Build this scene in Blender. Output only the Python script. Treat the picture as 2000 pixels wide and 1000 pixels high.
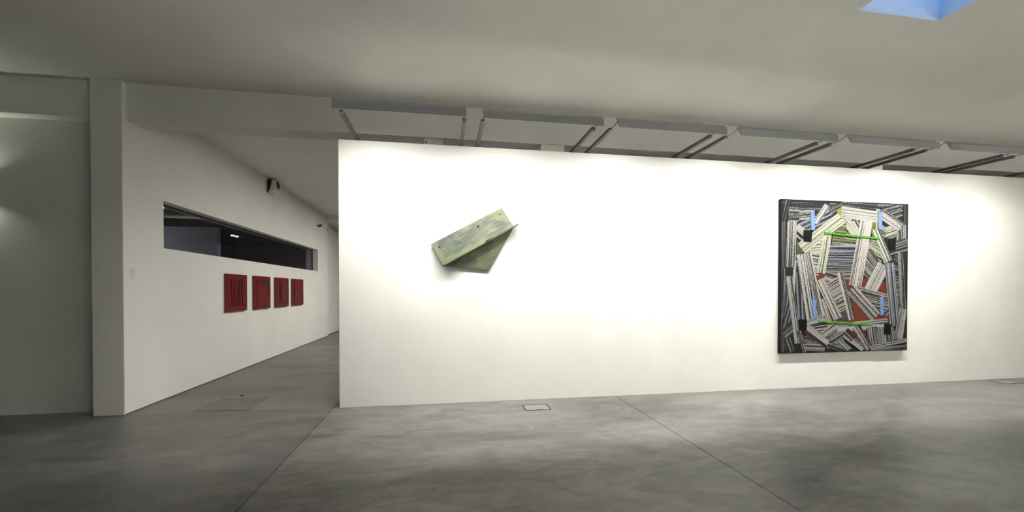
import bpy, bmesh, math, random
from mathutils import Vector
random.seed(7)
for o in list(bpy.data.objects): bpy.data.objects.remove(o)
SC = bpy.context.scene
COL = SC.collection
R = math.radians

# ---------------------------------------------------------------- camera, sky, exposure
cam_data = bpy.data.cameras.new('camera')
cam_data.sensor_width = 36.0
cam_data.lens = 801.0 / 2000.0 * 36.0
cam_data.shift_y = 0.0377
cam_data.clip_start = 0.05
cam = bpy.data.objects.new('camera', cam_data)
cam.location = (0, 0, 1.6)
cam.rotation_euler = (R(90 - 0.6), 0, R(-9.3))
COL.objects.link(cam)
SC.camera = cam

world = bpy.data.worlds.new('dusk_sky')
SC.world = world
world.use_nodes = True
wn = world.node_tree
bg = wn.nodes['Background']
sky = wn.nodes.new('ShaderNodeTexSky')
sky.sky_type = 'NISHITA'
sky.sun_disc = False
sky.sun_elevation = R(2)
sky.ozone_density = 4.2
sky.sun_rotation = R(200)
wn.links.new(sky.outputs[0], bg.inputs[0])
bg.inputs[1].default_value = 5.4

SC.view_settings.view_transform = 'Standard'
SC.view_settings.look = 'None'
SC.view_settings.gamma = 1.0
SC.view_settings.use_curve_mapping = False
SC.view_settings.exposure = 0.36

WASH_POWER = 56.0            # each wall-washer tube, watts
WASH_COLOR = (1.0, 0.975, 0.90)
WASH_SPREAD = 140
WASH_TILT = 62               # degrees below horizontal
REAR_FILL_POWER = 480.0
CORRIDOR_FILL_POWER = 150.0
BACKROOM_FILL_POWER = 14.0

# ---------------------------------------------------------------- helpers
WLOC = {}
def wl(o):
    return WLOC.get(o.name, Vector((0, 0, 0))) if o else Vector((0, 0, 0))

def tag(o, label=None, cat=None, group=None, kind=None):
    if label: o['label'] = label
    if cat: o['category'] = cat
    if group: o['group'] = group
    if kind: o['kind'] = kind
    return o

def empty(name, loc, label=None, cat=None, group=None):
    o = bpy.data.objects.new(name, None)
    o.empty_display_size = 0.05
    COL.objects.link(o)
    o.location = loc
    WLOC[o.name] = Vector(loc)
    return tag(o, label, cat, group)

def link(name, bm, mat, parent=None, smooth=False, origin=None):
    """Link a bmesh given in world coordinates as one mesh object."""
    bmesh.ops.recalc_face_normals(bm, faces=bm.faces)
    org = Vector(origin) if origin else (wl(parent) if parent else Vector((0, 0, 0)))
    bmesh.ops.translate(bm, verts=bm.verts, vec=-org)
    me = bpy.data.meshes.new(name)
    bm.to_mesh(me); bm.free()
    if smooth:
        for p in me.polygons: p.use_smooth = True
    mats = mat if isinstance(mat, (list, tuple)) else [mat]
    for m in mats: me.materials.append(m)
    o = bpy.data.objects.new(name, me)
    COL.objects.link(o)
    if parent:
        o.parent = parent
        o.location = org - wl(parent)
    else:
        o.location = org
    WLOC[o.name] = org
    return o

def add_box(bm, x0, x1, y0, y1, z0, z1, mi=0):
    v = [bm.verts.new((x, y, z)) for x in (x0, x1) for y in (y0, y1) for z in (z0, z1)]
    for f in ((0, 1, 3, 2), (4, 6, 7, 5), (0, 4, 5, 1), (2, 3, 7, 6), (0, 2, 6, 4), (1, 5, 7, 3)):
        bm.faces.new([v[i] for i in f]).material_index = mi
    return v

def bx(*boxes, bevel=0.0):
    bm = bmesh.new()
    for b in boxes: add_box(bm, *b)
    if bevel:
        bmesh.ops.recalc_face_normals(bm, faces=bm.faces)
        bmesh.ops.bevel(bm, geom=list(bm.edges), offset=bevel, segments=2, affect='EDGES', profile=0.6)
    return bm

def add_prism(bm, pts, vec):
    """Extrude a polygon of 3-D points along vec."""
    vec = Vector(vec)
    a = [bm.verts.new(p) for p in pts]
    b = [bm.verts.new(Vector(p) + vec) for p in pts]
    n = len(pts)
    bm.faces.new(a); bm.faces.new(list(reversed(b)))
    for i in range(n):
        bm.faces.new((a[i], b[i], b[(i + 1) % n], a[(i + 1) % n]))

def prism(pts, vec, bevel=0.0):
    bm = bmesh.new(); add_prism(bm, pts, vec)
    if bevel:
        bmesh.ops.recalc_face_normals(bm, faces=bm.faces)
        bmesh.ops.bevel(bm, geom=list(bm.edges), offset=bevel, segments=2, affect='EDGES')
    return bm

def add_tube(bm, pts, r, n=10):
    pts = [Vector(p) for p in pts]
    rs = r if isinstance(r, (list, tuple)) else [r] * len(pts)
    rings = []
    for i, p in enumerate(pts):
        d = (pts[min(i + 1, len(pts) - 1)] - pts[max(i - 1, 0)]).normalized()
        up = Vector((0, 0, 1)) if abs(d.z) < 0.9 else Vector((1, 0, 0))
        u = d.cross(up).normalized(); v = d.cross(u)
        rings.append([bm.verts.new(p + rs[i] * (math.cos(t) * u + math.sin(t) * v))
                      for t in (2 * math.pi * k / n for k in range(n))])
    for a, b in zip(rings, rings[1:]):
        for k in range(n):
            bm.faces.new((a[k], a[(k + 1) % n], b[(k + 1) % n], b[k]))
    bm.faces.new(list(reversed(rings[0]))); bm.faces.new(rings[-1])

def tube(pts, r, n=10):
    bm = bmesh.new(); add_tube(bm, pts, r, n); return bm

# ---------------------------------------------------------------- materials
def newmat(name):
    m = bpy.data.materials.new(name); m.use_nodes = True
    nt = m.node_tree
    return m, nt, nt.nodes['Principled BSDF']

def N(nt, typ, **kw):
    n = nt.nodes.new(typ)
    for k, v in kw.items(): setattr(n, k, v)
    return n

def ramp(nt, fac, stops, interp='LINEAR'):
    r = N(nt, 'ShaderNodeValToRGB')
    r.color_ramp.interpolation = interp
    el = r.color_ramp.elements
    while len(el) < len(stops): el.new(0.5)
    for e, (p, c) in zip(el, stops):
        e.position = p
        e.color = (c[0], c[1], c[2], 1) if isinstance(c, (tuple, list)) else (c, c, c, 1)
    nt.links.new(fac, r.inputs[0])
    return r.outputs[0]

def noise(nt, vec, scale, detail=4, rough=0.55, dist=0.0):
    n = N(nt, 'ShaderNodeTexNoise')
    n.inputs['Scale'].default_value = scale
    n.inputs['Detail'].default_value = detail
    n.inputs['Roughness'].default_value = rough
    n.inputs['Distortion'].default_value = dist
    if vec is not None: nt.links.new(vec, n.inputs['Vector'])
    return n.outputs[0]

def mapping(nt, vec, scale=(1, 1, 1), rot=(0, 0, 0), loc=(0, 0, 0)):
    m = N(nt, 'ShaderNodeMapping')
    m.inputs['Scale'].default_value = scale
    m.inputs['Rotation'].default_value = rot
    m.inputs['Location'].default_value = loc
    nt.links.new(vec, m.inputs['Vector'])
    return m.outputs[0]

def mix(nt, a, b, fac, blend='MIX'):
    m = N(nt, 'ShaderNodeMix', data_type='RGBA', blend_type=blend)
    for i, v in ((0, fac), (6, a), (7, b)):
        sock = m.inputs[i]
        if isinstance(v, bpy.types.NodeSocket): nt.links.new(v, sock)
        elif isinstance(v, (int, float)): sock.default_value = v if i == 0 else (v, v, v, 1)
        else: sock.default_value = (v[0], v[1], v[2], 1)
    return m.outputs[2]

def math_(nt, op, a, b=None, clamp=False):
    m = N(nt, 'ShaderNodeMath', operation=op, use_clamp=clamp)
    for i, v in enumerate((a, b)):
        if v is None: continue
        if isinstance(v, (int, float)): m.inputs[i].default_value = v
        else: nt.links.new(v, m.inputs[i])
    return m.outputs[0]

def bump(nt, p, height, strength, dist=0.01):
    b = N(nt, 'ShaderNodeBump')
    b.inputs['Strength'].default_value = strength
    b.inputs['Distance'].default_value = dist
    nt.links.new(height, b.inputs['Height'])
    nt.links.new(b.outputs[0], p.inputs['Normal'])

def pos(nt):
    return N(nt, 'ShaderNodeNewGeometry').outputs['Position']

def paint(name, col, rough=0.75, var=0.03, scale=1.2):
    m, nt, p = newmat(name)
    v = pos(nt)
    c2 = tuple(max(0, c * (1 - var * 2)) for c in col)
    nt.links.new(ramp(nt, noise(nt, v, scale, 5), [(0.35, c2), (0.65, col)]), p.inputs['Base Color'])
    p.inputs['Roughness'].default_value = rough
    p.inputs['Specular IOR Level'].default_value = 0.3
    bump(nt, p, noise(nt, v, 60, 3), 0.06, 0.004)
    return m

def plain(name, col, rough=0.5, metal=0.0, spec=0.5):
    m, nt, p = newmat(name)
    v = N(nt, 'ShaderNodeTexCoord').outputs['Object']
    c2 = tuple(c * 0.9 for c in col)
    nt.links.new(ramp(nt, noise(nt, v, 9, 3), [(0.3, c2), (0.7, col)]), p.inputs['Base Color'])
    p.inputs['Roughness'].default_value = rough
    p.inputs['Metallic'].default_value = metal
    p.inputs['Specular IOR Level'].default_value = spec
    return m

def emit(name, col, strength):
    m, nt, p = newmat(name)
    p.inputs['Base Color'].default_value = (*col, 1)
    p.inputs['Emission Color'].default_value = (*col, 1)
    p.inputs['Emission Strength'].default_value = strength
    return m

M = {}
M['wall'] = paint('white_wall_paint', (0.83, 0.83, 0.80))
M['wall_side'] = paint('off_white_wall_paint', (0.78, 0.775, 0.75))
M['ceiling'] = paint('ceiling_paint', (0.82, 0.81, 0.765), 0.85)
M['dark_wall'] = paint('blue_grey_wall_paint', (0.10, 0.105, 0.13), 0.8)
M['panel_wall'] = paint('pale_grey_panel_paint', (0.50, 0.50, 0.51), 0.8)
M['gap_shade'] = plain('wall_base_gap_shade', (0.10, 0.095, 0.08), 0.8)  # shade of the gap under the wall, put into the colour
M['bead'] = plain('mortar_bead_grey', (0.15, 0.145, 0.125), 0.8)
M['joint'] = plain('dark_joint_filler', (0.03, 0.029, 0.027), 0.9)  # dark bed colour seen in the open slab joints
M['grey_metal'] = plain('grey_lacquered_metal', (0.245, 0.245, 0.26), 0.5)
M['box_grey'] = plain('pale_grey_box_plastic', (0.45, 0.45, 0.45), 0.5)
M['steel'] = plain('galvanised_steel', (0.055, 0.053, 0.048), 0.5, 0.1, 0.3)
M['reflector_white'] = plain('white_enamel', (0.85, 0.85, 0.83), 0.5)
M['wire'] = plain('thin_steel_rod', (0.08, 0.08, 0.075), 0.5, 0.0, 0.3)
M['tube'] = emit('fluorescent_tube_glow', (1.0, 0.96, 0.86), 3.0)
M['black_plastic'] = plain('black_plastic', (0.012, 0.012, 0.014), 0.45)
M['white_plastic'] = plain('white_plastic', (0.72, 0.71, 0.68), 0.45)
M['paper'] = plain('white_card', (0.80, 0.80, 0.82), 0.7)
M['ink'] = plain('grey_print', (0.30, 0.30, 0.30), 0.8)
M['frame_dark'] = plain('dark_bronze_frame', (0.04, 0.042, 0.05), 0.5)
M['lid'] = plain('brushed_floor_box_steel', (0.27, 0.27, 0.28), 0.45, 0.2)
M['lid_frame'] = plain('dark_floor_box_rim', (0.06, 0.055, 0.05), 0.55)
M['lamp_glow'] = emit('halogen_glow', (1.0, 0.97, 0.92), 6.0)

# tinted window glass: transparent with a real mirror layer
m, nt, p = newmat('tinted_glass')
nt.nodes.remove(p)
tr = N(nt, 'ShaderNodeBsdfTransparent'); tr.inputs[0].default_value = (0.72, 0.74, 0.80, 1)
gl = N(nt, 'ShaderNodeBsdfGlossy'); gl.inputs['Roughness'].default_value = 0.01
fr = N(nt, 'ShaderNodeFresnel'); nt.links.new(math_(nt, 'SUBTRACT', 1.45, math_(nt, 'MULTIPLY', N(nt, 'ShaderNodeNewGeometry').outputs['Backfacing'], 0.7603)), fr.inputs[0])
ms = N(nt, 'ShaderNodeMixShader')
nt.links.new(fr.outputs[0], ms.inputs[0]); nt.links.new(tr.outputs[0], ms.inputs[1]); nt.links.new(gl.outputs[0], ms.inputs[2])
nt.links.new(ms.outputs[0], nt.nodes['Material Output'].inputs[0])
M['glass'] = m
m, nt, p = newmat('frosted_skylight_pane')
nt.nodes.remove(p)
tr = N(nt, 'ShaderNodeBsdfTransparent'); tr.inputs[0].default_value = (0.92, 0.94, 0.96, 1)
gl = N(nt, 'ShaderNodeBsdfGlossy'); gl.inputs['Roughness'].default_value = 0.05
fr = N(nt, 'ShaderNodeFresnel'); nt.links.new(math_(nt, 'SUBTRACT', 1.3, math_(nt, 'MULTIPLY', N(nt, 'ShaderNodeNewGeometry').outputs['Backfacing'], 0.5308)), fr.inputs[0])
ms = N(nt, 'ShaderNodeMixShader')
nt.links.new(fr.outputs[0], ms.inputs[0]); nt.links.new(tr.outputs[0], ms.inputs[1]); nt.links.new(gl.outputs[0], ms.inputs[2])
nt.links.new(ms.outputs[0], nt.nodes['Material Output'].inputs[0])
M['sky_pane'] = m

# polished concrete: soft clouds, trowel marks, a few dark damp-looking stains
def concrete(name, c_lo, c_hi, stains=True):
    m, nt, p = newmat(name)
    v = pos(nt)
    v2 = mapping(nt, v, (0.55, 1.3, 1), (0, 0, R(12)))
    big = noise(nt, v2, 0.8, 6, 0.6, 0.6)
    mid = noise(nt, mapping(nt, v, (1.0, 2.2, 1), (0, 0, R(-20))), 2.6, 8, 0.65, 0.8)
    fine = noise(nt, v, 26, 4, 0.6)
    f = math_(nt, 'ADD', math_(nt, 'MULTIPLY', big, 0.5), math_(nt, 'MULTIPLY', mid, 0.5))
    col = ramp(nt, f, [(0.36, c_lo), (0.50, tuple((a + b) / 2 for a, b in zip(c_lo, c_hi))), (0.64, c_hi)])
    col = mix(nt, col, ramp(nt, fine, [(0.3, 0.93), (0.7, 1.05)]), 1.0, 'MULTIPLY')
    if stains:
        sep = N(nt, 'ShaderNodeSeparateXYZ'); nt.links.new(v, sep.inputs[0])
        wob = math_(nt, 'MULTIPLY', math_(nt, 'SUBTRACT', noise(nt, v, 3.2, 5, 0.6), 0.5), 1.3)
        acc = None
        for (sx, sy, rx, ry, ang, k) in ((4.12, 2.94, 0.42, 0.10, -35, .26), (-1.5, 4.68, 0.38, 0.13, 35, .20), (-2.75, 3.75, 0.75, 0.45, 5, .22),
                                         (0.3, 3.35, 0.9, 0.35, -10, .12), (6.6, 3.9, 0.8, 0.14, -25, .14), (-3.4, 10.6, 1.2, .6, 30, .16), (-2.9, 8.2, 0.9, .3, 10, .13)):
            ca, sa = math.cos(R(ang)), math.sin(R(ang))
            dx = math_(nt, 'SUBTRACT', sep.outputs[0], sx); dy = math_(nt, 'SUBTRACT', sep.outputs[1], sy)
            u = math_(nt, 'DIVIDE', math_(nt, 'ADD', math_(nt, 'MULTIPLY', dx, ca), math_(nt, 'MULTIPLY', dy, sa)), rx)
            w = math_(nt, 'DIVIDE', math_(nt, 'SUBTRACT', math_(nt, 'MULTIPLY', dy, ca), math_(nt, 'MULTIPLY', dx, sa)), ry)
            d2 = math_(nt, 'ADD', math_(nt, 'MULTIPLY', u, u), math_(nt, 'MULTIPLY', w, w))
            d2 = math_(nt, 'ADD', d2, wob)
            s = math_(nt, 'MULTIPLY', math_(nt, 'SUBTRACT', 1.25, d2, True), k)
            acc = s if acc is None else math_(nt, 'MAXIMUM', acc, s)
        col = mix(nt, col, (0.05, 0.05, 0.045), acc)
    nt.links.new(col, p.inputs['Base Color'])
    nt.links.new(ramp(nt, mid, [(0.35, 0.32), (0.65, 0.44)]), p.inputs['Roughness'])
    p.inputs['Specular IOR Level'].default_value = 0.14
    bump(nt, p, fine, 0.04, 0.003)
    return m
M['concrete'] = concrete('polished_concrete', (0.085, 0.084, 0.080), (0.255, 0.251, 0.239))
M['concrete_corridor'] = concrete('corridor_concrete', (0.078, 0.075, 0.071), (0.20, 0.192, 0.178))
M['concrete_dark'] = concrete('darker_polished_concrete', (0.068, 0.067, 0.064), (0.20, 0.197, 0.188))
M['patch'] = concrete('patched_concrete', (0.095, 0.093, 0.089), (0.135, 0.132, 0.125), False)

# weathered green board paint; grain along object-space 'UV' u
def green_wood(name, pale, mid_c, dark, bias=0.0, worn=False):
    m, nt, p = newmat(name)
    uv = N(nt, 'ShaderNodeUVMap').outputs[0]
    g = noise(nt, mapping(nt, uv, (3.0, 26.0, 1)), 1.6, 7, 0.65, 0.6)
    b = noise(nt, mapping(nt, uv, (2.2, 4.5, 1)), 1.4, 5, 0.6, 0.9)
    f = math_(nt, 'ADD', math_(nt, 'MULTIPLY', g, 0.45), math_(nt, 'MULTIPLY', b, 0.55))
    col = ramp(nt, f, [(0.36 + bias, dark), (0.46 + bias, mid_c), (0.55 + bias, pale), (0.68 + bias, tuple(min(1, c * 1.25) for c in pale))])
    scr = noise(nt, mapping(nt, uv, (7.0, 60.0, 1), loc=(3, 5, 0)), 1.5, 4, 0.7)
    col = mix(nt, col, dark, math_(nt, 'MULTIPLY', ramp(nt, scr, [(0.60, 0.0), (0.68, 1.0)]), 0.6))
    if worn:                                                   # chipped paler paint along the lower edge and at the left end
        sp = N(nt, 'ShaderNodeSeparateXYZ'); nt.links.new(uv, sp.inputs[0])
        ch = math_(nt, 'MULTIPLY', math_(nt, 'SUBTRACT', noise(nt, mapping(nt, uv, (9, 20, 1)), 1.5, 4, 0.6), 0.5), 0.12)
        e1 = math_(nt, 'MULTIPLY', math_(nt, 'SUBTRACT', math_(nt, 'ADD', sp.outputs[1], ch), 0.275), 40.0, True)
        e1b = math_(nt, 'SUBTRACT', 1.0, math_(nt, 'MULTIPLY', math_(nt, 'SUBTRACT', sp.outputs[0], 0.66), 8.0, True))
        e2 = math_(nt, 'MULTIPLY', math_(nt, 'SUBTRACT', 0.085, math_(nt, 'ADD', sp.outputs[0], ch)), 40.0, True)
        wf = math_(nt, 'MAXIMUM', math_(nt, 'MULTIPLY', math_(nt, 'MULTIPLY', e1, 1.0, True), math_(nt, 'MULTIPLY', e1b, 1.0, True)), math_(nt, 'MULTIPLY', e2, 1.0, True))
        spots = ramp(nt, noise(nt, mapping(nt, uv, (14, 22, 1)), 1.8, 4, 0.6), [(0.34, 0.0), (0.42, 0.85)])
        col = mix(nt, col, (0.135, 0.15, 0.075), math_(nt, 'MULTIPLY', wf, spots))
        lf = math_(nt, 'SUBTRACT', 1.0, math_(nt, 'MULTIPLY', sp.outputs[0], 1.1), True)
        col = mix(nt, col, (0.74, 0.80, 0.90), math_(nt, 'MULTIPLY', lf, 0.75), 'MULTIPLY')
    nt.links.new(col, p.inputs['Base Color'])
    p.inputs['Roughness'].default_value = 0.55
    bump(nt, p, g, 0.35, 0.004)
    return m
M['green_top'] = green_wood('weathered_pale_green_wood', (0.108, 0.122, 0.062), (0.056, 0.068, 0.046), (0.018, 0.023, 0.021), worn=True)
M['green_ledge'] = green_wood('grey_green_wood_edge', (0.08, 0.092, 0.052), (0.045, 0.055, 0.038), (0.018, 0.023, 0.018))
M['green_under'] = green_wood('weathered_olive_green_wood', (0.095, 0.11, 0.056), (0.06, 0.073, 0.043), (0.022, 0.028, 0.022))

# striped, collage-like paint for the big canvas: stripes across u, dashes along v; object colour = tint, alpha = lightness
m, nt, p = newmat('striped_collage_paint')
oi = N(nt, 'ShaderNodeObjectInfo')
uv = N(nt, 'ShaderNodeUVMap').outputs[0]
sepu = N(nt, 'ShaderNodeSeparateXYZ'); nt.links.new(uv, sepu.inputs[0])
ofs = math_(nt, 'MULTIPLY', oi.outputs['Random'], 57.0)
def stripes(su, sv, det):
    c = N(nt, 'ShaderNodeCombineXYZ')
    nt.links.new(math_(nt, 'ADD', math_(nt, 'MULTIPLY', sepu.outputs[0], su), ofs), c.inputs[0])
    nt.links.new(math_(nt, 'MULTIPLY', sepu.outputs[1], sv), c.inputs[1])
    nt.links.new(ofs, c.inputs[2])
    return noise(nt, c.outputs[0], 1.0, det, 0.5)
s1 = stripes(46.0, 0.35, 2)
s2 = stripes(120.0, 0.5, 1)
s3 = stripes(150.0, 60.0, 1)
alpha = oi.outputs['Alpha']
f = math_(nt, 'ADD', math_(nt, 'MULTIPLY', s1, 0.6), math_(nt, 'MULTIPLY', s2, 0.25))
f = math_(nt, 'ADD', f, math_(nt, 'MULTIPLY', s3, 0.15))
thr = math_(nt, 'SUBTRACT', 0.575, math_(nt, 'MULTIPLY', alpha, 0.125))
edge = math_(nt, 'MULTIPLY', math_(nt, 'SUBTRACT', f, thr), 20.0)
fac = math_(nt, 'ADD', edge, 0.5, True)
lightv = math_(nt, 'ADD', math_(nt, 'MULTIPLY', alpha, 0.27), 0.055)
tone = N(nt, 'ShaderNodeVectorMath', operation='SCALE')
nt.links.new(oi.outputs['Color'], tone.inputs[0]); nt.links.new(lightv, tone.inputs['Scale'])
fleck = ramp(nt, s3, [(0.38, 0.72), (0.55, 1.06)])
lightc = mix(nt, tone.outputs[0], fleck, 1.0, 'MULTIPLY')
col = mix(nt, (0.0085, 0.0085, 0.010), lightc, fac)
nt.links.new(col, p.inputs['Base Color'])
p.inputs['Roughness'].default_value = 0.6
p.inputs['Specular IOR Level'].default_value = 0.1
M['stripe'] = m
M['canvas_edge'] = plain('charcoal_canvas', (0.0105, 0.0105, 0.012), 0.8, spec=0.12)
for k, c in dict(brown=(0.085, 0.023, 0.014), olivedark=(0.045, 0.048, 0.032), lime=(0.135, 0.165, 0.022), olive=(0.075, 0.09, 0.022), slate=(0.032, 0.034, 0.048),
                 black=(0.004, 0.004, 0.0035), blue=(0.105, 0.19, 0.36), green=(0.05, 0.20, 0.012)).items():
    M['p_' + k] = plain('paint_' + k, c, 0.8, spec=0.08)
M['hole'] = plain('dark_nail_hole', (0.004, 0.004, 0.004), 0.9, spec=0.02)

def red_paint(name, col, dark, seed):
    m, nt, p = newmat(name)
    v = N(nt, 'ShaderNodeTexCoord').outputs['Object']
    n = noise(nt, mapping(nt, v, (1, 1, 0.35), loc=(seed, seed, 0)), 5.0, 5, 0.6, 0.4)
    nt.links.new(ramp(nt, n, [(0.32, dark), (0.62, col)]), p.inputs['Base Color'])
    p.inputs['Roughness'].default_value = 0.14
    bump(nt, p, n, 0.15, 0.004)
    return m

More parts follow.
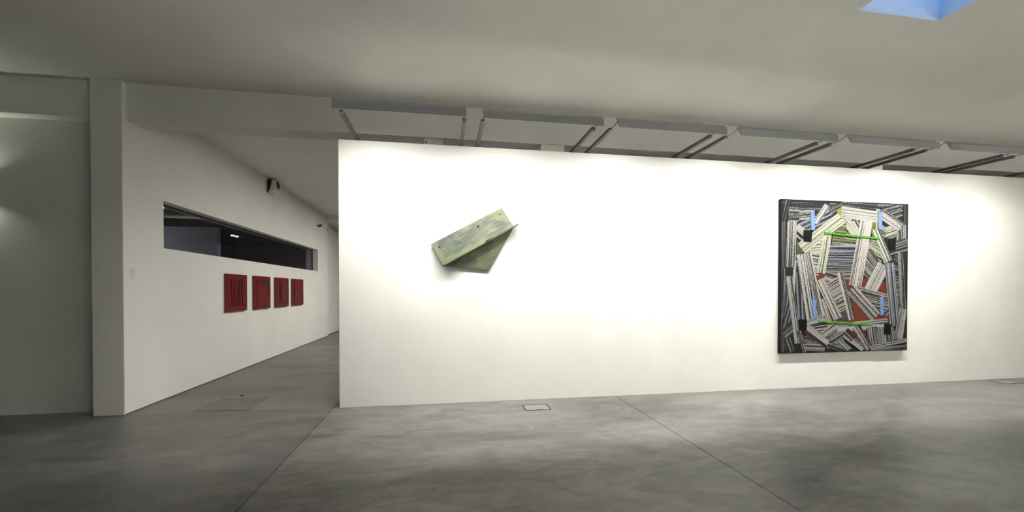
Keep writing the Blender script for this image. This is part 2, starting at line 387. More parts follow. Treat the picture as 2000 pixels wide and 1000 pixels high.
STRIPS = [
  ('s', [(0.012, 2.479), (0.012, 2.387), (2.439, 2.428), (2.439, 2.481)], 0.28, 'n'),
  ('s', [(0.19, 2.43), (0.193, 2.332), (0.91, 2.361), (0.906, 2.461)], 0.34, 'n'),
  ('s', [(0.204, 2.472), (0.088, 2.481), (0.012, 2.139), (0.098, 2.114)], 0.28, 'n'),
  ('s', [(0.093, 2.127), (0.012, 2.126), (0.012, 1.3), (0.086, 1.299)], 0.32, 'n'),
  ('s', [(0.114, 1.377), (0.012, 1.38), (0.012, 0.896), (0.1, 0.891)], 0.3, 'n'),
  ('s', [(0.078, 0.893), (0.012, 0.894), (0.012, 0.026), (0.08, 0.022)], 0.24, 'n'),
  ('s', [(0.012, 0.566), (0.143, 0.536), (0.259, 1.17), (0.081, 1.197)], 0.34, 'b'),
  ('s', [(0.012, 0.388), (0.145, 0.344), (0.302, 0.832), (0.141, 0.874)], 0.32, 'b'),
  ('s', [(0.012, 0.376), (0.097, 0.239), (0.299, 0.374), (0.175, 0.512)], 0.42, 'n'),
  ('s', [(0.25, 0.288), (0.036, 0.231), (0.131, 0.012), (0.344, 0.041)], 0.34, 'n'),
  ('s', [(0.439, 1.32), (0.257, 1.313), (0.303, 0.545), (0.484, 0.549)], 0.4, 'b'),
  ('s', [(0.489, 0.327), (0.403, 0.074), (0.82, 0.012), (0.908, 0.205)], 0.42, 'n'),
  ('s', [(2.458, 2.481), (2.363, 2.481), (2.379, 1.871), (2.458, 1.873)], 0.26, 'b'),
  ('s', [(2.458, 1.331), (2.377, 1.332), (2.374, 0.079), (2.458, 0.074)], 0.28, 'b'),
  ('s', [(2.312, 1.223), (2.164, 1.215), (2.232, 0.439), (2.381, 0.444)], 0.4, 'n'),
  ('s', [(2.2, 1.619), (2.098, 1.313), (2.265, 1.273), (2.366, 1.579)], 0.42, 'n'),
  ('s', [(2.214, 1.307), (2.139, 0.702), (2.272, 0.687), (2.348, 1.294)], 0.42, 'n'),
  ('brown', [(0.575, 1.385), (1.65, 1.216), (2.092, 1.136), (2.107, 0.527), (1.872, 0.062), (0.796, 0.354), (0.692, 0.891)], 0, ''),
  ('s', [(0.301, 2.324), (0.33, 2.155), (0.617, 2.196), (0.589, 2.367)], 0.6, 'n'),
  ('s', [(0.322, 2.107), (0.407, 1.953), (1.001, 2.208), (0.914, 2.363)], 0.55, 'b'),
  ('s', [(0.853, 2.401), (0.936, 2.273), (1.23, 2.417), (1.147, 2.481)], 0.4, 'n'),
  ('s', [(0.327, 2.37), (0.329, 2.317), (0.879, 2.337), (0.877, 2.39)], 0.46, 'n'),
  ('s', [(0.317, 2.1), (0.186, 1.954), (0.485, 1.749), (0.617, 1.895)], 0.68, 'n'),
  ('s', [(0.138, 2.363), (0.132, 2.133), (0.319, 2.131), (0.325, 2.362)], 0.39, 'n'),
  ('olivedark', [(0.285, 1.836), (0.425, 1.64), (0.282, 1.599)], 0, ''),
  ('lime', [(1.032, 2.331), (1.122, 2.398), (1.118, 2.223)], 0, ''),
  ('s', [(0.395, 1.811), (0.44, 1.509), (0.853, 1.554), (0.807, 1.859)], 0.85, 'g'),
  ('s', [(0.552, 1.607), (0.503, 1.291), (0.703, 1.266), (0.752, 1.583)], 0.8, 'n'),
  ('s', [(0.981, 2.024), (0.949, 1.77), (1.443, 1.725), (1.476, 1.981)], 0.62, 'G'),
  ('s', [(0.89, 1.781), (0.895, 1.527), (1.418, 1.533), (1.413, 1.791)], 0.6, 'b'),
  ('s', [(0.868, 1.587), (0.865, 1.345), (1.371, 1.336), (1.374, 1.58)], 0.56, 'b'),
  ('s', [(0.836, 1.405), (0.84, 1.204), (1.362, 1.207), (1.358, 1.41)], 0.55, 'p'),
  ('s', [(0.845, 1.33), (0.802, 1.202), (1.085, 1.129), (1.127, 1.258)], 0.62, 'p'),
  ('s', [(1.15, 2.481), (1.14, 2.399), (1.843, 2.361), (1.853, 2.47)], 0.34, 'n'),
  ('s', [(1.852, 2.408), (1.947, 2.22), (2.355, 2.37), (2.258, 2.481)], 0.37, 'n'),
  ('s', [(2.017, 2.32), (2.079, 2.179), (2.358, 2.27), (2.294, 2.412)], 0.4, 'n'),
  ('s', [(1.819, 2.026), (1.9, 1.832), (2.292, 1.951), (2.208, 2.146)], 0.8, 'g'),
  ('s', [(1.876, 2.149), (1.771, 2.01), (1.969, 1.904), (2.075, 2.044)], 0.6, 'n'),
  ('s', [(1.471, 2.231), (1.305, 2.15), (1.452, 1.923), (1.621, 2.003)], 0.68, 'n'),
  ('s', [(1.251, 2.271), (1.113, 2.18), (1.372, 1.889), (1.511, 1.979)], 0.82, 'g'),
  ('s', [(1.03, 2.165), (0.989, 1.899), (1.198, 1.876), (1.238, 2.144)], 0.6, 'G'),
  ('s', [(1.746, 1.919), (1.561, 1.631), (1.904, 1.471), (2.092, 1.761)], 0.75, 'g'),
  ('s', [(1.71, 1.729), (1.537, 1.629), (1.786, 1.317), (1.96, 1.416)], 0.55, 'p'),
  ('s', [(1.619, 1.556), (1.443, 1.418), (1.706, 1.174), (1.884, 1.312)], 0.62, 'p'),
  ('olive', [(1.733, 2.159), (1.821, 2.175), (1.816, 2.065), (1.72, 2.022)], 0, ''),
  ('s', [(0.946, 1.937), (0.782, 1.959), (0.66, 1.319), (0.825, 1.295)], 0.93, 'g'),
  ('s', [(0.3, 1.782), (0.433, 1.629), (1.2, 2.14), (1.062, 2.293)], 0.93, 'g'),
  ('s', [(0.571, 2.144), (0.671, 2.088), (0.899, 2.395), (0.799, 2.45)], 0.82, 'n'),
  ('s', [(0.287, 1.511), (0.236, 1.513), (0.208, 0.974), (0.26, 0.971)], 0.75, 'n'),
  ('s', [(0.283, 2.13), (0.111, 2.132), (0.088, 1.398), (0.259, 1.393)], 0.68, 'n'),
  ('s', [(0.805, 1.108), (1.075, 0.725), (1.339, 0.859), (1.067, 1.244)], 0.68, 'p'),
  ('s', [(0.946, 0.775), (1.037, 0.601), (1.288, 0.694), (1.195, 0.868)], 0.66, 'p'),
  ('s', [(2.086, 1.406), (1.852, 1.508), (1.588, 1.07), (1.818, 0.966)], 0.88, 'p'),
  ('s', [(1.623, 0.982), (1.593, 0.863), (2.083, 0.764), (2.114, 0.885)], 0.47, 'p'),
  ('s', [(1.665, 0.913), (1.619, 0.754), (2.111, 0.641), (2.158, 0.801)], 0.55, 'p'),
  ('s', [(1.953, 0.641), (2.025, 0.582), (2.138, 0.677), (2.066, 0.737)], 0.47, 'n'),
  ('slate', [(0.995, 0.52), (1.244, 0.646), (1.279, 0.686), (1.329, 0.536)], 0, ''),
  ('s', [(1.183, 1.334), (1.055, 1.307), (1.289, 0.523), (1.418, 0.548)], 0.85, 'p'),
  ('s', [(0.808, 0.89), (0.716, 0.865), (0.888, 0.421), (0.98, 0.445)], 0.84, 'p'),
  ('s', [(0.552, 1.66), (0.42, 1.636), (0.679, 0.559), (0.812, 0.58)], 0.85, 'n'),
  ('s', [(0.431, 1.62), (0.275, 1.598), (0.475, 0.516), (0.633, 0.534)], 0.88, 'n'),
  ('s', [(0.805, 1.236), (0.635, 1.167), (0.989, 0.522), (1.162, 0.589)], 0.84, 'p'),
  ('s', [(1.377, 1.114), (1.352, 1.031), (2.076, 0.861), (2.102, 0.946)], 0.78, 'p'),
  ('s', [(1.414, 1.12), (1.238, 0.985), (1.737, 0.511), (1.916, 0.646)], 0.68, 'p'),
  ('s', [(1.741, 2.17), (1.501, 2.202), (1.286, 1.112), (1.525, 1.074)], 0.95, 'p'),
  ('s', [(1.133, 2.409), (1.109, 2.221), (1.819, 2.159), (1.846, 2.35)], 0.82, 'n'),
  ('s', [(1.873, 2.388), (1.808, 2.387), (1.809, 2.038), (1.874, 2.039)], 0.78, 'n'),
  ('s', [(1.969, 2.377), (1.862, 2.239), (2.261, 2.022), (2.371, 2.161)], 0.7, 'n'),
  ('s', [(2.411, 2.135), (2.301, 2.133), (2.308, 1.856), (2.418, 1.858)], 0.6, 'n'),
  ('s', [(2.318, 2.019), (2.218, 2.01), (2.239, 1.837), (2.338, 1.846)], 0.66, 'n'),
  ('s', [(2.039, 1.915), (1.943, 1.894), (2.006, 1.689), (2.1, 1.709)], 0.42, 'n'),
  ('s', [(2.16, 1.842), (2.223, 1.671), (2.458, 1.745), (2.449, 1.917)], 0.32, 'n'),
  ('s', [(2.086, 1.681), (2.104, 1.622), (2.458, 1.704), (2.457, 1.763)], 0.4, 'n'),
  ('s', [(1.87, 2.082), (1.704, 2.02), (1.982, 1.479), (2.15, 1.539)], 0.94, 'g'),
  ('s', [(2.354, 1.664), (2.249, 1.659), (2.322, 0.696), (2.429, 0.7)], 0.58, 'n'),
  ('s', [(2.175, 1.493), (1.991, 1.479), (2.116, 0.41), (2.301, 0.42)], 0.72, 'b'),
  ('s', [(2.444, 0.698), (2.341, 0.712), (2.262, 0.198), (2.365, 0.183)], 0.7, 'n'),
  ('s', [(2.376, 0.719), (2.291, 0.733), (2.188, 0.2), (2.273, 0.185)], 0.6, 'n'),
  ('s', [(0.201, 1.258), (0.091, 1.246), (0.262, 0.158), (0.373, 0.168)], 0.64, 'n'),
  ('s', [(0.365, 0.382), (0.292, 0.368), (0.398, 0.012), (0.471, 0.014)], 0.58, 'n'),
  ('s', [(0.413, 0.286), (0.387, 0.143), (0.647, 0.097), (0.675, 0.242)], 0.42, 'p'),
  ('s', [(0.45, 0.16), (0.446, 0.041), (0.816, 0.018), (0.819, 0.139)], 0.5, 'n'),
  ('s', [(0.46, 0.53), (0.513, 0.389), (0.851, 0.478), (0.796, 0.619)], 0.8, 'n'),
  ('s', [(0.535, 0.471), (0.562, 0.326), (0.886, 0.361), (0.858, 0.507)], 0.66, 'n'),
  ('s', [(0.743, 0.334), (0.822, 0.242), (1.114, 0.425), (1.034, 0.518)], 0.7, 'p'),
  ('s', [(0.868, 0.26), (0.915, 0.204), (1.131, 0.335), (1.084, 0.391)], 0.6, 'n'),
  ('s', [(0.906, 0.233), (1.006, 0.093), (1.286, 0.236), (1.185, 0.377)], 0.56, 'n'),
  ('s', [(1.062, 0.472), (1.073, 0.391), (2.063, 0.466), (2.051, 0.548)], 0.8, 'n'),
  ('s', [(1.057, 0.414), (1.064, 0.341), (1.998, 0.381), (1.99, 0.455)], 0.76, 'n'),
  ('s', [(0.462, 0.385), (0.423, 0.335), (0.907, 0.038), (0.946, 0.088)], 0.24, 'r'),
  ('s', [(0.512, 0.477), (0.447, 0.402), (0.892, 0.102), (0.958, 0.177)], 0.8, 'p'),
  ('s', [(0.912, 0.197), (0.844, 0.079), (1.161, 0.012), (1.228, 0.055)], 0.34, 'n'),
  ('s', [(1.144, 0.23), (1.047, 0.145), (1.244, 0.012), (1.342, 0.063)], 0.6, 'n'),
  ('s', [(1.242, 0.345), (1.143, 0.243), (1.53, 0.012), (1.631, 0.065)], 0.68, 'n'),
  ('s', [(1.274, 0.401), (1.17, 0.321), (1.332, 0.169), (1.437, 0.249)], 0.5, 'n'),
  ('s', [(1.838, 0.417), (1.629, 0.399), (1.676, 0.104), (1.886, 0.12)], 0.66, 'n'),
  ('s', [(2.001, 0.412), (1.823, 0.399), (1.862, 0.13), (2.041, 0.142)], 0.6, 'n'),
  ('s', [(2.174, 0.414), (2.012, 0.392), (2.067, 0.156), (2.229, 0.177)], 0.4, 'n'),
  ('s', [(2.174, 0.422), (2.11, 0.41), (2.182, 0.187), (2.246, 0.199)], 0.6, 'n'),
  ('s', [(1.494, 0.459), (1.361, 0.393), (1.635, 0.012), (1.769, 0.078)], 0.88, 'p'),
  ('s', [(1.715, 0.096), (1.735, 0.02), (2.458, 0.135), (2.458, 0.212)], 0.55, 'n'),
  ('s', [(1.721, 0.058), (1.732, 0.012), (2.458, 0.013), (2.458, 0.097)], 0.38, 'n'),
  ('black', [(0.41, 2.002), (0.566, 1.999), (0.554, 1.811), (0.411, 1.816)], 0, ''),
  ('black', [(2.06, 1.899), (2.205, 1.888), (2.198, 1.708), (2.052, 1.72)], 0, ''),
  ('black', [(0.336, 0.554), (0.481, 0.546), (0.473, 0.373), (0.331, 0.378)], 0, ''),
  ('black', [(1.987, 0.462), (2.127, 0.451), (2.116, 0.271), (1.976, 0.283)], 0, ''),
  ('blue', [(0.536, 2.313), (0.605, 2.318), (0.616, 2.007), (0.547, 2.005)], 0, ''),
  ('blue', [(1.858, 2.34), (1.92, 2.338), (1.922, 2.043), (1.862, 2.046)], 0, ''),
  ('blue', [(0.586, 0.876), (0.643, 0.875), (0.65, 0.571), (0.596, 0.565)], 0, ''),
  ('blue', [(1.895, 0.911), (1.962, 0.918), (1.968, 0.611), (1.911, 0.601)], 0, ''),
  ('green', [(0.793, 1.977), (0.794, 1.949), (1.858, 1.877), (1.857, 1.906)], 0, ''),
  ('green', [(0.692, 0.533), (0.693, 0.506), (1.749, 0.437), (1.748, 0.467)], 0, ''),
]

def uv_planar(o, org, ud, vd):
    me = o.data
    uvl = me.uv_layers.new(name='UVMap')
    org = Vector(org) - WLOC[o.name]; ud = Vector(ud).normalized(); vd = Vector(vd).normalized()
    for lp in me.loops:
        d = me.vertices[lp.vertex_index].co - org
        uvl.data[lp.index].uv = (d.dot(ud), d.dot(vd))

def struct(name, bm, mat, parent=None):
    o = link(name, bm, mat, parent)
    if not parent: o['kind'] = 'structure'
    return o

def lamp(name, kind, loc, energy, color, parent=None, **kw):
    ld = bpy.data.lights.new(name, kind)
    ld.energy = energy; ld.color = color
    rot = kw.pop('rot', (0, 0, 0))
    for k, v in kw.items(): setattr(ld, k, v)
    o = bpy.data.objects.new(name, ld)
    COL.objects.link(o)
    o.rotation_euler = rot
    if parent:
        o.parent = parent; o.location = Vector(loc) - wl(parent)
    else: o.location = loc
    return o

# ================================================================ the room shell
XL, XR, YF, YE, XB = -18.0, 13.0, -13.0, 24.0, -9.0     # XB: outer wall of the room behind the strip window
CEIL, BEAM_Z, CORR_C = 4.27, 3.80, 4.205
# floor: dark bed with cast slabs on it, joints left open
fl = struct('floor', bx((XL, XR, YF, YE, -0.16, -0.012)), M['joint'])
xs = [XL, -13.6, -9.567, -5.530, -1.492, 2.545, 6.59, 10.63, XR]
g = 0.0045
for a, b in zip(xs, xs[1:]):
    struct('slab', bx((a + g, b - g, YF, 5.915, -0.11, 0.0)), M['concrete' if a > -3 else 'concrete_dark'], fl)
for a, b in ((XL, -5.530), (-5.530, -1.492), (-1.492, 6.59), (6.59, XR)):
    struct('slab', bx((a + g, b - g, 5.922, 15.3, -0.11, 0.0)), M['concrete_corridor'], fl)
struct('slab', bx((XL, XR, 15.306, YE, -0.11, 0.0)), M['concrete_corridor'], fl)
struct('repair_patch', prism([(-3.256, 6.61, -0.02), (-2.582, 6.59, -0.02), (-2.58, 5.958, -0.02), (-3.262, 6.002, -0.02)], (0, 0, 0.0235), 0.004), M['patch'], fl)
bm = bmesh.new()                                              # mortar bead round the patch
for a, b in (((-3.262, 6.002), (-3.256, 6.61)), ((-3.256, 6.61), (-2.582, 6.59)), ((-2.582, 6.59), (-2.58, 5.958)), ((-2.58, 5.958), (-3.262, 6.002))):
    add_tube(bm, [(a[0], a[1], 0.0), (b[0], b[1], 0.0)], 0.008, 6)
struct('mortar_bead', bm, M['bead'], fl)
struct('anchor_plug', tube([(-3.044, 6.79, -0.01), (-3.044, 6.79, 0.012)], [0.024, 0.018], 12), M['black_plastic'], fl)

# main ceiling with the skylight opening
SX0, SX1, SY0, SY1 = 3.895, 4.838, 2.415, 3.355
t = 0.16
struct('ceiling', bx((XL, SX0, YF, 6.2, CEIL, CEIL + t), (SX1, XR, YF, 6.2, CEIL, CEIL + t),
                     (SX0, SX1, YF, SY0, CEIL, CEIL + t), (SX0, SX1, SY1, 6.2, CEIL, CEIL + t)), M['ceiling'])
w2 = struct('window_2', bx((SX0 - .1, SX0, SY0 - .1, SY1 + .1, CEIL + t, 5.25), (SX1, SX1 + .1, SY0 - .1, SY1 + .1, CEIL + t, 5.25),
                           (SX0, SX1, SY0 - .1, SY0, CEIL + t, 5.25), (SX0, SX1, SY1, SY1 + .1, CEIL + t, 5.25)), M['reflector_white'])
struct('window_frame', bx((SX0, SX0 + .04, SY0, SY1, 5.14, 5.2), (SX1 - .04, SX1, SY0, SY1, 5.14, 5.2),
                          (SX0 + .04, SX1 - .04, SY0, SY0 + .04, 5.14, 5.2), (SX0 + .04, SX1 - .04, SY1 - .04, SY1, 5.14, 5.2)), M['frame_dark'], w2)
struct('pane', bx((SX0 + .04, SX1 - .04, SY0 + .04, SY1 - .04, 5.165, 5.175)), M['sky_pane'], w2)

# beam, columns, walls
struct('ceiling_beam', bx((XL, XR, 6.04, 6.385, BEAM_Z, CEIL), bevel=0.006), M['wall_side'])
for x0, x1, y0, zb, zt in ((-4.40, -4.046, 5.965, 0.0, CEIL), (1.434, 1.801, 6.045, 3.64, BEAM_Z), (7.203, 7.551, 6.045, 3.64, BEAM_Z)):
    struct('column', bx((x0, x1, y0, 6.385, zb, zt), bevel=0.008), M['wall_side'])
struct('wall_centre', bx((-1.415, 12.6, 5.86, 6.40, 0.0, 3.64), bevel=0.004), M['wall'])
struct('wall_left_front', bx((XL, -4.40, 6.21, 6.385, 0.0, BEAM_Z)), M['wall_side'])
WX, WB = -4.05, -4.42
Y0, Y1, Z0, Z1 = 6.74, 14.12, 2.215, 2.905
wlft = struct('wall_left', bx((WB, WX, 6.385, Y0, 0, CORR_C), (WB, WX, Y1, 15.26, 0, CORR_C), (WB, WX, Y0, Y1, 0, Z0), (WB, WX, Y0, Y1, Z1, CORR_C)), M['wall_side'])
struct('trim_1', bx((WX, WX + .006, 5.972, 15.26, 0.0, 0.014)), M['gap_shade'])  # dark strip in place of the shadow gap at the wall base
struct('wall_left_far', bx((WB, -4.16, 15.26, YE, 0, 4.0)), M['wall_side'])
struct('trim_2', bx((-4.16, -4.154, 15.27, YE, 0, 0.014)), M['gap_shade'])  # gap shade again, as a dark strip along the far wall
struct('ceiling_corridor', bx((XL, XR, 6.2, 15.26, CORR_C + .07, CORR_C + .2), (WX - .3, XR, 6.385, 15.26, CORR_C, CORR_C + .07)), M['ceiling'])
struct('ceiling_far', bx((-4.4, XR, 15.26, YE, 3.985, 4.4)), M['ceiling'])
struct('trim_3', bx((-4.05, XR, 15.2, 15.258, 3.98, CORR_C)), M['wall_side'])
struct('wall_left_outer', bx((XL - .2, XL, YF, YE, 0, 4.5)), M['wall_side'])
struct('wall_right', bx((XR, XR + .2, YF, YE, 0, 4.5)), M['wall_side'])
struct('wall_front', bx((XL, XR, YF - .2, YF, 0, 4.5)), M['wall_side'])
struct('wall_back', bx((XL, XR, YE, YE + .2, 0, 4.5)), M['wall_side'])

# ---- strip window in the corridor wall and the dim room behind it
w1 = struct('window_1', bx((-4.235, -4.205, Y0, Y1, Z0, Z0 + .018), (-4.235, -4.205, Y0, Y1, Z1 - .018, Z1),
                           (-4.235, -4.205, Y0, Y0 + .03, Z0 + .018, Z1 - .018), (-4.235, -4.205, Y1 - .03, Y1, Z0 + .018, Z1 - .018)), M['frame_dark'])
struct('pane', bx((-4.225, -4.217, Y0 + .03, Y1 - .03, Z0 + .018, Z1 - .018)), M['glass'], w1)
struct('ceiling_back_room', bx((XB, WB, 6.385, 15.26, 3.62, 3.7)), M['dark_wall'])
bm = bmesh.new()
for y in (7.6, 8.8, 10.0, 11.2, 12.4, 13.6): add_box(bm, XB, WB, y, y + .12, 3.44, 3.62)
struct('ceiling_back_room_beam', bm, M['frame_dark'])
struct('wall_back_room', bx((XB, WB, 15.06, 15.26, 0, 3.62)), M['dark_wall'])
struct('wall_back_room_panel', bx((-8.2, -4.95, 10.0, 10.12, 0, 2.99)), M['panel_wall'])
struct('wall_back_room_side', bx((XB, XB + .05, 6.385, 15.06, 0, 3.62)), M['dark_wall'])
lamp('back_room_fill', 'AREA', (-6.8, 8.75, 3.3), BACKROOM_FILL_POWER, (1.0, 0.98, 0.97), shape='RECTANGLE', size=0.9, size_y=0.3)  # added fill light without a fixture, brightens the dim room
fl2 = empty('floor_lamp', (-5.5, 12.0, 0), 'slim black floor lamp with twin glowing heads behind the strip window', 'lamp')
link('base', tube([(-5.5, 12, 0.0), (-5.5, 12, .03)], [.16, .14], 20), M['black_plastic'], fl2)
link('pole', tube([(-5.5, 12, .03), (-5.5, 12, 3.0)], .014, 8), M['steel'], fl2)
for sx in (-1, 1):
    hd = link('lamp_head', bx((-5.5 + sx * .05 - .045, -5.5 + sx * .05 + .045, 11.95, 12.1, 3.02, 3.06 if sx < 0 else 3.05), bevel=.006), M['black_plastic'], fl2)
    link('bulb', tube([(-5.5 + sx * .05 - .04, 11.94, 3.04 - sx * .012), (-5.5 + sx * .05 + .04, 11.94, 3.04 - sx * .012)], .014, 8), M['lamp_glow'], hd)
link('cross_arm', tube([(-5.59, 12, 3.005), (-5.41, 12, 3.005)], .012, 8), M['black_plastic'], fl2)

# ================================================================ wall-washer lamps over the partition
GRP = 'row of wall washer lamps above the white partition'
WHICH = ['first from the left column', 'second from the left column', 'third from the left column', 'fourth from the left column',
         'above left of the striped painting', 'above right of the striped painting', 'last, beyond the frame on the right']
PIT = 1.6435
FX0 = -0.48                       # centre of the first lamp
HALF = 0.722
Cp, Bp, Ap = (4.705, 3.574), (4.705, 3.664), (4.785, 3.720)
def washer(cx):
    root = empty('wall_washer_lamp', (cx, 5.91, 3.64))
    x0, x1 = cx - HALF, cx + HALF
    # folded sheet reflector, 3 mm thick, open towards the wall
    out = [Cp, (4.705, 3.652), (4.709, 3.664), (4.718, 3.672), Ap]
    inn = [(4.708, 3.575), (4.708, 3.651), (4.712, 3.662), (4.720, 3.670), (4.786, 3.717)]
    link('reflector', prism([(x0, y, z) for y, z in out] + [(x0, y, z) for y, z in reversed(inn)], (2 * HALF, 0, 0)), M['grey_metal'], root)
    for xa in (x0 - .003, x1):
        link('end_plate', prism([(xa, y, z) for y, z in out], (.003, 0, 0)), M['grey_metal'], root)
    tb = link('fluorescent_tube', tube([(x0 + .03, 4.7175, 3.658), (x1 - .03, 4.742, 3.646)], .0055, 10), M['tube'], root, True)
    link('tube_cap', bx((x0, x0 + .03, 4.712, 4.722, 3.654, 3.6615)), M['white_plastic'], tb)
    link('tube_cap', bx((x1 - .03, x1, 4.712, 4.722, 3.654, 3.6615)), M['white_plastic'], tb)
    for xa in (cx - .70, cx + .715):
        # U-channel arm lying on the partition's top edge
        bm = bx((xa - .022, xa + .022, 5.04, 5.97, 3.645, 3.651), (xa - .022, xa - .016, 5.04, 5.97, 3.651, 3.69), (xa + .016, xa + .022, 5.04, 5.97, 3.651, 3.69))
        arm = link('arm', bm, M['steel'], root)
        link('arm_end', bx((xa - .024, xa + .024, 5.022, 5.044, 3.642, 3.692), bevel=.003), M['steel'], arm)
        link('clamp', bx((xa - .035, xa + .035, 5.862, 5.972, 3.6405, 3.6445)), M['steel'], arm)
        link('rod', tube([(xa, 5.03, 3.668), (xa + .003, 4.90, 3.672), (xa + .005, 4.84, 3.684), (xa + .006, 4.792, 3.709)], .006, 8), M['wire'], root)
    a = R(WASH_TILT)
    n = Vector((0, math.cos(a), -math.sin(a)))
    lamp('tube_light', 'AREA', (cx, 4.727, 3.650), WASH_POWER, WASH_COLOR, root, shape='RECTANGLE', size=2 * HALF - .08, size_y=0.018,
         rot=(math.pi / 2 - a, 0, 0), spread=R(WASH_SPREAD))
    return root
def copy_tree(o, parent=None):
    c = o.copy(); COL.objects.link(c)
    if parent: c.parent = parent
    for ch in o.children: copy_tree(ch, c)
    return c
first = washer(FX0)
for i in range(7):
    o = first if i == 0 else copy_tree(first)
    o.location.x = FX0 + PIT * i
    tag(o, 'grey wall washer lamp on two arms, ' + WHICH[i], 'lamp', GRP)
    if i == 6:                                              # the end lamp's tube is weaker
        for ch in o.children:
            if ch.type == 'LIGHT': ch.data = ch.data.copy(); ch.data.energy = WASH_POWER * 0.5
# added fill row, unseen behind the camera: lights an added wall to brighten the hall
rear_fill = [c for c in first.children if c.type == 'LIGHT'][0].data.copy(); rear_fill.energy = REAR_FILL_POWER
struct('wall_front_bounce', bx((3.2, 12.5, -5.975, -5.86, 0.0, 3.64)), M['wall'])  # added wall, unseen, that bounces the fill row's light into the hall
for i in range(4):
    o = copy_tree(first)
    o.location = (10.6 - PIT * i, -5.91, 3.64); o.rotation_euler = (0, 0, math.pi)
    for ch in o.children:
        if ch.type == 'LIGHT': ch.data = rear_fill
    tag(o, 'grey wall washer lamp added as unseen fill light, behind the viewpoint', 'lamp', 'added row of fill lamps behind the viewpoint')

# junction box under the beam, behind the partition's top
jb = empty('junction_box', (-0.155, 6.12, BEAM_Z), 'small grey junction box fixed under the beam behind the first lamp', 'junction box')
link('housing', bx((-.293, -.017, 6.05, 6.19, 3.70, BEAM_Z), bevel=.008), M['box_grey'], jb)
link('cover', bx((-.285, -.025, 6.044, 6.052, 3.708, 3.79), bevel=.002), M['box_grey'], jb)
link('cable_gland', tube([(-.26, 6.05, 3.725), (-.26, 6.03, 3.725)], .012, 10), M['black_plastic'], jb)

# ================================================================ big striped painting
PX0, PX1, PZ0, PZ1 = 5.322, 7.772, 0.578, 3.066
PYF, PYB = 5.800, 5.858
pt = empty('striped_painting', (6.547, PYB, PZ0), 'large square canvas of overlapping black and white striped bands on white wall', 'painting')
link('canvas', bx((PX0, PX1, PYF, PYB, PZ0, PZ1), bevel=.004), M['canvas_edge'], pt)
TINT = dict(n=(1, 1, .97), g=(.97, 1, .80), G=(.80, .86, .42), b=(.82, .86, 1.0), p=(1, .93, .90), r=(.62, .25, .24))
NAMEP = dict(brown='brown_ground', olivedark='olive_triangle', lime='lime_triangle', olive='olive_triangle', slate='slate_triangle',
             black='black_square', blue='blue_bar', green='green_stick')
WID = PX1 - PX0; SCX = WID / 2.47; SCZ = (PZ1 - PZ0) / 2.493
for i, (kind, pts, tone, tint) in enumerate(STRIPS):
    q = [(PX0 + u * SCX, PZ0 + v * SCZ) for u, v in pts]
    front = PYF - 0.001 - 0.0001 * i
    if kind in ('black', 'blue', 'green'): front -= .002 if kind != 'green' else .008
    bm = bmesh.new()
    add_prism(bm, [(x, PYF + .0005, z) for x, z in q], (0, front - PYF, 0))
    o = link('striped_band' if kind == 's' else NAMEP[kind], bm, M['stripe'] if kind == 's' else M['p_' + kind], pt)
    if kind == 's':
        tc = TINT[tint]
        o.color = (tc[0], tc[1], tc[2], tone)
        a, b, c, d = [Vector((x, front, z)) for x, z in q]
        vd = ((c + d) / 2 - (a + b) / 2).normalized(); ud = Vector((vd.z, 0, -vd.x))
        uv_planar(o, a, ud, vd)

# ================================================================ green board construction on the wall
gs = empty('green_wall_sculpture', (0.40, 5.86, 2.30), 'weathered green plank joined to a triangular board, jutting from white wall', 'sculpture')
TL, TR_, BL = Vector((-.194, 5.81, 2.24)), Vector((.803, 5.81, 2.783)), Vector((-.026, 5.712, 1.938))
TRI = ((-.005, 5.825, 1.937), (.969, 5.825, 2.483), (.628, 5.825, 1.885))
ud = (TR_ - TL).normalized(); vdn = (BL - TL); vd = (vdn - vdn.dot(ud) * ud).normalized()
nrm = ud.cross(vd)
if nrm.y < 0: nrm = -nrm                                     # pointing to the wall
L, H = (TR_ - TL).length, vdn.length
def P(u, v): return tuple(TL + ud * u + vd * v)
skew = vdn.dot(ud)
top = link('plank', prism([P(0, 0), P(L, 0), P(L + skew * .9, H * .93), P(L * .60, H * .93), P(L * .595, H * .985), P(skew + .02, H), P(skew, H * .985)], nrm * .028, .003), M['green_top'], gs)
uv_planar(top, TL, ud, vd)
# ledge board along the plank's lower edge, standing out from the wall and running past the plank's end
Ra, Rb = Vector((-.024, 5.71, 1.931)), Vector((1.023, 5.71, 2.545))
rd = (Rb - Ra).normalized(); rs = Vector((-rd.z, 0, rd.x))
led = [Ra - rs * .004, Rb - rs * .022 + rd * .006, Rb, Ra + rd * .76 + rs * .004, Ra + rd * .758 - rs * .006, Ra + rs * .004]
lg = link('ledge_board', prism([tuple(v) for v in led], (0, .125, 0), .002), M['green_ledge'], gs)
uv_planar(lg, Ra + rd * .3, rd, rs)
tri = [Vector(TRI[0]) + rs * .012, Vector(TRI[1]) + rs * .03 + rd * .008, Vector(TRI[1]), Vector(TRI[2]), Vector(TRI[0])]
tb = link('triangular_board', prism([tuple(v) for v in tri], (0, .022, 0), .002), M['green_under'], gs)
uv_planar(tb, Ra, rd, rs)
for u, v, r in ((.085, .10, .013), (.43, .105, .008), (.70, .095, .015), (1.06, .085, .010)):
    c = Vector(P(u, v))
    link('nail_hole', tube([tuple(c - nrm * .0015), tuple(c + nrm * .01)], r, 12), M['hole'], gs)

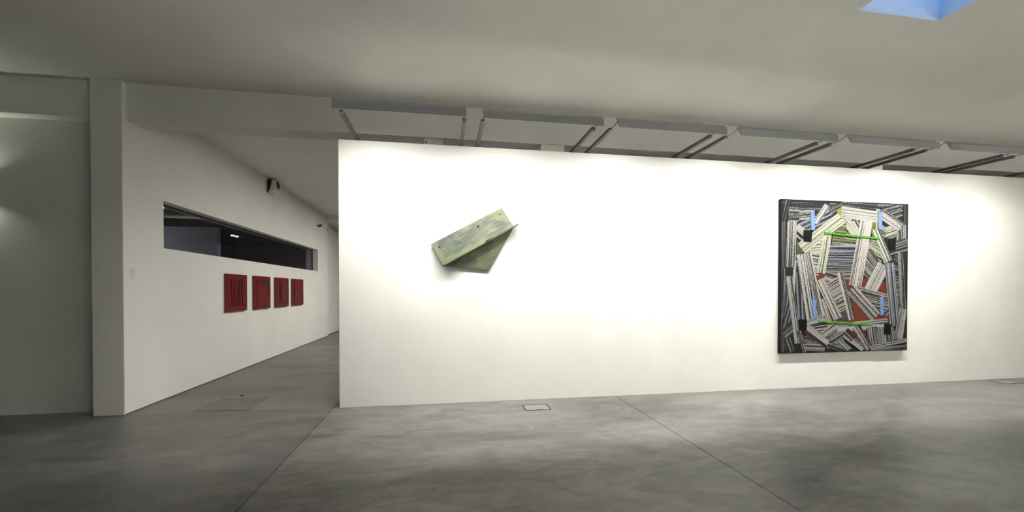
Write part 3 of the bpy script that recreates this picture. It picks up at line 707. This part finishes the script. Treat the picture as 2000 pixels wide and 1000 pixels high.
# ================================================================ four red panels on the corridor wall
RG = 'four red reliefs under the strip window'
REDS = [(8.39, 9.19), (9.52, 10.335), (10.64, 11.47), (11.745, 12.585)]
RLAB = ['red relief panel with several upright grooves, nearest the column', 'red relief panel marked by a black hooked bar at its top',
        'red relief panel with two long dark slots, third from the column', 'red relief panel with a dark smudge low down, farthest from the column']
for i, (ya, yb) in enumerate(REDS):
    mr = red_paint('red_paint_%s' % 'abcd'[i], (0.165, 0.011, 0.013), (0.115, 0.009, 0.009), i * 3.1)
    md = red_paint('dark_red_paint_%s' % 'abcd'[i], (0.135, 0.014, 0.014), (0.085, 0.011, 0.010), i * 2.3)
    r0 = empty('red_relief', (WX, (ya + yb) / 2, 1.193), RLAB[i], 'relief', RG)
    W_ = yb - ya; za, zb = 1.193, 1.912; Hh = zb - za; xf = WX + .045
    link('panel', bx((WX + .001, xf, ya, yb, za, zb), bevel=.004), mr, r0)
    def pc(name, u0, u1, v0, v1, mat, d=.006):
        return link(name, bx((xf - .004, xf + d, ya + u0 * W_, ya + u1 * W_, za + v0 * Hh, za + v1 * Hh), bevel=min(.002, d * .3)), mat, r0)
    fw = .15
    if i == 0:
        for u0, u1, dk in ((.22, .28, 0), (.33, .46, 1), (.50, .56, 0), (.60, .66, 0), (.73, .90, 1)):
            pc('upright_bar', u0, u1, .14, .86, md if dk else mr, .012)
    elif i == 1:
        pc('field', .16, .90, .09, .90, mr, .008)
        pc('black_bar', .32, .86, .79, .885, M['black_plastic'], .012)
        pc('black_bar', .79, .885, .58, .80, M['black_plastic'], .0115)
        pc('dark_streak', .80, .87, .40, .58, md, .0105)
    elif i == 2:
        pc('raised_field', .37, .86, .16, .84, mr, .014)
        pc('dark_slot', .27, .355, .17, .83, M['black_plastic'], .005)
        pc('dark_slot', .875, .935, .13, .86, M['black_plastic'], .005)
    else:
        pc('field', .14, .93, .12, .94, mr, .008)
        pc('dark_smudge', .32, .78, .13, .29, md, .010)
        pc('pale_scratch', .24, .27, .36, .46, plain('worn_pink_paint', (.36, .10, .10), .5), .0105)
        pc('pale_scratch', .40, .70, .115, .125, plain('worn_grey_paint', (.28, .16, .15), .5), .0105)

# wall label
lb = empty('wall_label', (WX, 6.137, 1.735), 'small white caption card with faint print beside the column', 'label')
link('card', bx((WX + .0005, WX + .006, 6.081, 6.193, 1.735, 1.893)), M['paper'], lb)
bm = bmesh.new()
for z, l in ((1.880, .055), (1.864, .038), (1.848, .070), (1.843, .066), (1.826, .058), (1.820, .050), (1.806, .052), (1.786, .060), (1.778, .045), (1.762, .040), (1.754, .052)):
    x = 6.092
    while x < 6.092 + l:
        w = random.uniform(.006, .014); add_box(bm, WX + .0055, WX + .0064, x, min(x + w, 6.185), z, z + .0035); x += w + .003
link('printed_lines', bm, M['ink'], lb)

# loudspeaker high on the corridor wall
sp = empty('loudspeaker', (WX, 10.4, 4.03), 'black and white loudspeaker high on the corridor wall under the ceiling', 'loudspeaker')
ys0, ys1 = 10.28, 10.56
link('cabinet', prism([(WX, ys0, 3.885), (-4.025, ys0, 3.872), (-3.985, ys0, 3.95), (-3.955, ys0, 4.06), (-3.945, ys0, 4.155), (WX, ys0, 4.155)], (0, ys1 - ys0, 0), .004), M['black_plastic'], sp)
link('front_shell', prism([(-4.026, ys0 - .004, 3.862), (-3.93, ys0 - .004, 3.872), (-3.885, ys0 - .004, 3.95), (-3.872, ys0 - .004, 4.06), (-3.885, ys0 - .004, 4.14), (-3.945, ys0 - .004, 4.165),
                           (-3.953, ys0 - .004, 4.06), (-3.983, ys0 - .004, 3.95)], (0, ys1 - ys0 + .008, 0), .006), M['white_plastic'], sp)
bm = bmesh.new()
el = [(.045 * math.cos(a), .088 * math.sin(a)) for a in (2 * math.pi * k / 20 for k in range(20))]
add_prism(bm, [(-3.876 + (.012 if abs(z) < .05 else .004), 10.45 + 1.9 * y, 4.065 + z) for y, z in el], (-.02, 0, 0))
link('front_grille', bm, M['black_plastic'], sp)
link('bracket', bx((WX, -4.0, 10.36, 10.46, 4.15, 4.195)), M['steel'], sp)

# small camera at the corridor's end
sc_ = empty('security_camera', (WX, 14.2, 3.70), 'tiny dark security camera on the wall at the corridor end', 'camera')
link('mount', bx((WX, -4.025, 14.17, 14.23, 3.66, 3.73), bevel=.004), M['black_plastic'], sc_)
link('arm', tube([(-4.03, 14.2, 3.69), (-3.985, 14.2, 3.705)], .012, 8), M['steel'], sc_)
link('body', tube([(-3.99, 14.28, 3.71), (-3.985, 14.15, 3.70), (-3.93, 14.03, 3.69)], [.028, .036, .034], 14), M['black_plastic'], sc_)
link('lens', tube([(-3.93, 14.03, 3.69), (-3.924, 14.016, 3.689)], [.024, .022], 12), M['steel'], sc_)
se = empty('door_contact', (WX, 15.2, 3.72), 'tiny grey sensor on the far corner of the corridor wall', 'sensor')
link('case', bx((WX + .0005, WX + .02, 15.17, 15.22, 3.69, 3.75), bevel=.003), M['grey_metal'], se)

# floor outlet boxes
FL = ['steel floor outlet lid in a dark rim below the green sculpture', 'steel floor outlet lid in a dark rim right of the striped painting']
for i, (x0, x1, y0, y1) in enumerate(((1.054, 1.411, 5.322, 5.598), (9.49, 9.862, 5.518, 5.80))):
    fb = empty('floor_outlet', ((x0 + x1) / 2, (y0 + y1) / 2, 0), FL[i], 'floor outlet', 'floor outlets along the white partition')
    k = .02
    link('rim', bx((x0, x1, y0, y0 + k, -.008, .004), (x0, x1, y1 - k, y1, -.008, .004), (x0, x0 + k, y0 + k, y1 - k, -.008, .004), (x1 - k, x1, y0 + k, y1 - k, -.008, .004)), M['lid_frame'], fb)
    ld = link('lid', bx((x0 + k + .003, x1 - k - .003, y0 + k + .003, y1 - k - .003, -.006, .003), bevel=.0015), M['lid'], fb)
    link('cable_notch', bx(((x0 + x1) / 2 - .02, (x0 + x1) / 2 + .07, y0 + k - .002, y0 + k + .022, .0022, .0042)), M['black_plastic'], ld)

# up-and-down sconce on the left wall, just past the photograph's edge
wsx = -5.86
ws = empty('wall_sconce', (wsx, 6.21, 2.90), 'slim grey up and down sconce on the dark left wall', 'sconce')
link('housing', bx((wsx - .06, wsx + .06, 6.10, 6.208, 2.79, 3.02), bevel=.006), M['grey_metal'], ws)
lamp('sconce_up_light', 'SPOT', (wsx, 6.15, 3.03), 12.0, (0.95, 1.0, 0.80), ws, rot=(math.pi, 0, 0), spot_size=R(150), spot_blend=0.6, shadow_soft_size=.03)
lamp('sconce_down_light', 'SPOT', (wsx, 6.15, 2.78), 12.0, (0.95, 1.0, 0.80), ws, rot=(0, 0, 0), spot_size=R(150), spot_blend=0.6, shadow_soft_size=.03)

# added fill luminaires, unseen behind the partition, to brighten the corridor
for k, (ly, pw) in enumerate(((10.0, CORRIDOR_FILL_POWER), (14.0, CORRIDOR_FILL_POWER * 1.3))):
    lx = 0.3
    cl = empty('fill_luminaire', (lx, ly, CORR_C), 'long white ceiling fill light added unseen behind the white partition, ' + ('nearer one', 'farther one')[k], 'lamp', 'added fill luminaires behind the partition')
    link('housing', bx((lx - 1.2, lx + 1.2, ly - .1, ly + .1, CORR_C - .07, CORR_C), bevel=.006), M['white_plastic'], cl)
    link('diffuser', bx((lx - 1.16, lx + 1.16, ly - .08, ly + .08, CORR_C - .085, CORR_C - .071)), M['tube'], cl)
    lamp('luminaire_fill_light', 'AREA', (lx, ly, CORR_C - .10), pw, (1.0, 0.955, 0.87), cl, shape='RECTANGLE', size=2.3, size_y=.15)
